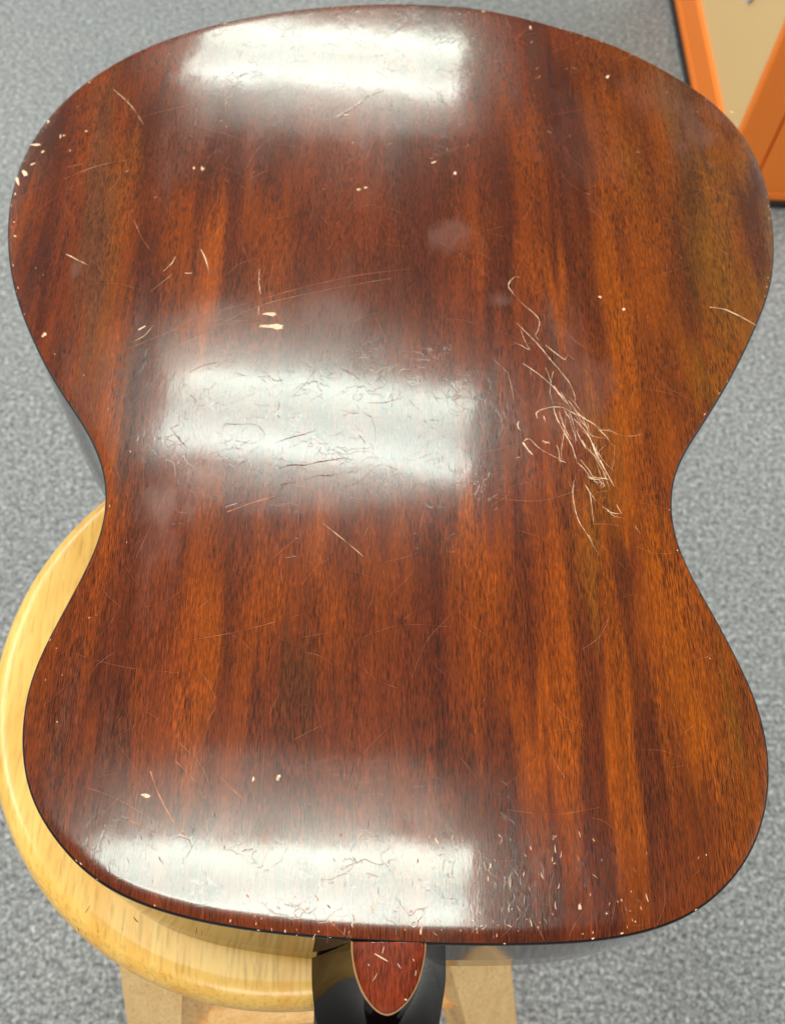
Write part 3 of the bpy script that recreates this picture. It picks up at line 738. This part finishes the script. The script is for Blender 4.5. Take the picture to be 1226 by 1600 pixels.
prof = [(0, .6000), (SR-.018, .6000), (SR-.006, .6015), (SR-.0015, .6045), (SR, .610), (SR, .618), (SR-.0012, .6225), (SR-.0032, .6264), (SR-.006, .6289), (SR-.0095, .6299), (SR-.0115, .63), (0, .63)]
vs = []; fs = []; NS = 128
for r, z in prof:
    for i in range(NS):
        a = 2*PI*i/NS; vs.append((r*math.cos(a), r*math.sin(a), z))
for k in range(len(prof)-1):
    for i in range(NS):
        j = (i+1) % NS; fs.append((k*NS+i, k*NS+j, (k+1)*NS+j, (k+1)*NS+i))
seat = mesh_obj('seat', vs, fs, seat_m, stool, True)
legs = []
for ang in (-123, -45, 47, 136):
    a = math.radians(ang); d = Vector((math.cos(a), math.sin(a), 0))
    p0 = d*.107+Vector((0, 0, .601)); p1 = d*.245
    ax = (p1-p0).normalized(); side = Vector((-d.y, d.x, 0)); fr = ax.cross(side).normalized()
    bm = bmesh.new(); L = (p1-p0).length
    mat = Matrix.Translation(p0) @ Matrix([[side.x, fr.x, ax.x], [side.y, fr.y, ax.y], [side.z, fr.z, ax.z]]).to_4x4()
    box(bm, (-.0195, -.015, .004), (.0195, .015, L), .004, mat)
    legs.append((p0, p1))
    for v in bm.verts:
        if v.co.z < .004: v.co.z = 0
    bm_obj('leg', bm, leg_m, stool)
for i in range(4):
    t = .50 if i % 2 == 0 else .58
    a = legs[i][0].lerp(legs[i][1], t); b = legs[(i+1) % 4][0].lerp(legs[(i+1) % 4][1], t)
    d = (b-a).normalized(); up = Vector((0, 0, 1)); sd = d.cross(up)
    mat = Matrix.Translation(a) @ Matrix([[sd.x, up.x, d.x], [sd.y, up.y, d.y], [sd.z, up.z, d.z]]).to_4x4()
    bm = bmesh.new(); box(bm, (-.009, -.014, .012), (.009, .014, (b-a).length-.012), .003, mat)
    bm_obj('rung', bm, leg_m, stool)

# ------------------------------------------------------------------ floor
cm_ = NT('grey_carpet'); co = cm_.coord('Object')
big = cm_.noise(co, 3.0, 3); mid = cm_.noise(co, 165, 5, .75, .2); fin = cm_.noise(co, 260, 3, .7)
vor = cm_.n('ShaderNodeTexVoronoi'); vor.inputs['Scale'].default_value = 190; cm_.l(co, vor.inputs['Vector'])
c = cm_.ramp(mid, [(.28, tuple(lin((88, 89, 91)))), (.45, tuple(lin((130, 131, 133)))), (.58, tuple(lin((166, 167, 168)))), (.75, tuple(lin((212, 213, 212))))])
c = cm_.mix(1.0, c, cm_.ramp(fin, [(.3, (.34, .35, .37)), (.5, (1, 1, 1)), (.7, (1.6, 1.6, 1.57))]), 'MULTIPLY')
c = cm_.mix(1.0, c, cm_.ramp(big, [(.3, (.93, .94, .95)), (.7, (1.05, 1.05, 1.04))]), 'MULTIPLY')
cm_.l(c, cm_.b.inputs['Base Color']); cm_.b.inputs['Roughness'].default_value = .95; cm_.b.inputs['Specular IOR Level'].default_value = .1
h = cm_.math('ADD', cm_.math('MULTIPLY', fin, .6), vor.outputs['Distance'])
cm_.l(cm_.bump(h, .8, .004, cm_.bump(mid, .6, .006)), cm_.b.inputs['Normal'])
fl = mesh_obj('floor', [(-6, -6, 0), (6, -6, 0), (6, 8, 0), (-6, 8, 0)], [(0, 1, 2, 3)], cm_.m); fl['kind'] = 'structure'; fl['label'] = 'grey flecked carpet floor'

# ------------------------------------------------------------------ amplifier cabinet
AX, AY = .522, 1.131
amp = empty('guitar_amplifier', (AX, AY, 0), 'orange guitar amplifier with beige woven grille standing on the carpet at the upper right', 'amplifier')
tol = NT('orange_vinyl'); co = tol.coord('Object')
g = tol.noise(co, 900, 3, .6)
tol.l(tol.mix(1.0, tuple(lin((255, 136, 42)))+(1,), tol.ramp(g, [(.3, (.9, .88, .86)), (.7, (1.05, 1.05, 1.05))]), 'MULTIPLY'), tol.b.inputs['Base Color'])
tol.b.inputs['Roughness'].default_value = .5; tol.l(tol.bump(g, .4, .0004), tol.b.inputs['Normal']); tol = tol.m
blk = simple('plain_black', (26, 26, 30), .5).m
W_, D_, Hh = .26, .50, .47
z0 = .012
def apart(name, lo, hi, mat, bev=.004):
    bm = bmesh.new(); box(bm, lo, hi, bev); return bm_obj(name, bm, mat, amp)
T = .017
apart('bottom_panel', (.0, 0, z0), (W_, D_, z0+T), tol, .003)
apart('top_panel', (.0, 0, z0+Hh-T), (W_, D_, z0+Hh), tol, .003)
apart('side_panel', (.0525, .0, z0+T+.0005), (W_, T, z0+Hh-T-.0005), tol, .003)
apart('side_panel', (.0, D_-T, z0+T+.0005), (W_, D_, z0+Hh-T-.0005), tol, .003)
apart('front_frame_stile', (.0, .0, z0+T+.0005), (.0500, T, z0+Hh-T-.0005), tol, .004)
apart('front_frame_rail', (.0, T+.0005, z0+T+.0005), (.03, D_-T-.0005, z0+.078), tol, .004)
apart('base_strip', (-.005, -.004, .002), (W_, D_, z0-.0005), blk, .002)  # thin black strip filling the gap below the cabinet
apart('front_frame_rail', (.002, T+.0005, z0+Hh-.10), (.03, D_-T-.0005, z0+Hh-T-.0005), tol, .004)
apart('back_panel', (W_-.012, T+.0005, z0+T+.0005), (W_-.002, D_-T-.0005, z0+Hh-T-.0005), blk, 0)
# grille cloth: woven relief
gm = NT('beige_grille_cloth'); co = gm.coord('Object')
sp = gm.n('ShaderNodeSeparateXYZ'); gm.l(co, sp.inputs[0])
sy = gm.math('SINE', gm.math('MULTIPLY', sp.outputs[1], 2*PI/.0042)); sz = gm.math('SINE', gm.math('MULTIPLY', sp.outputs[2], 2*PI/.0042))
wv = gm.math('ADD', gm.math('MULTIPLY', gm.math('MULTIPLY', sy, sz), .5), .5)
gm.l(gm.ramp(wv, [(.1, tuple(lin((214, 170, 108)))), (.6, tuple(lin((240, 206, 150))))]), gm.b.inputs['Base Color']); gm.b.inputs['Roughness'].default_value = .8
gm.l(gm.bump(wv, .6, .0008), gm.b.inputs['Normal'])
apart('grille_cloth', (.006, T+.0006, z0+.0785), (.010, D_-T-.0006, z0+Hh-.1005), gm.m, 0)
bm = bmesh.new()
sh = [(0, -.030), (.012, -.016), (.019, .004), (.020, .030), (-.020, .030), (-.019, .004), (-.012, -.016)]
BY, BZ = .158, .252
f0 = [bm.verts.new((.001, BY+y, BZ+z)) for y, z in sh]; f1 = [bm.verts.new((.0058, BY+y, BZ+z)) for y, z in sh]
bm.faces.new(f0); bm.faces.new(f1[::-1])
for i in range(len(sh)):
    j = (i+1) % len(sh); bm.faces.new((f0[j], f0[i], f1[i], f1[j]))
bmesh.ops.recalc_face_normals(bm, faces=bm.faces)
bm_obj('badge', bm, simple('pale_blue_badge', (196, 200, 235), .4).m, amp)
for fx in (.03, W_-.03):
    for fy in (.03, D_-.03):
        bm = bmesh.new(); bmesh.ops.create_cone(bm, segments=20, radius1=.016, radius2=.019, depth=z0, cap_ends=True, matrix=Matrix.Translation((fx, fy, z0/2)))
        bm_obj('rubber_foot', bm, blk, amp)
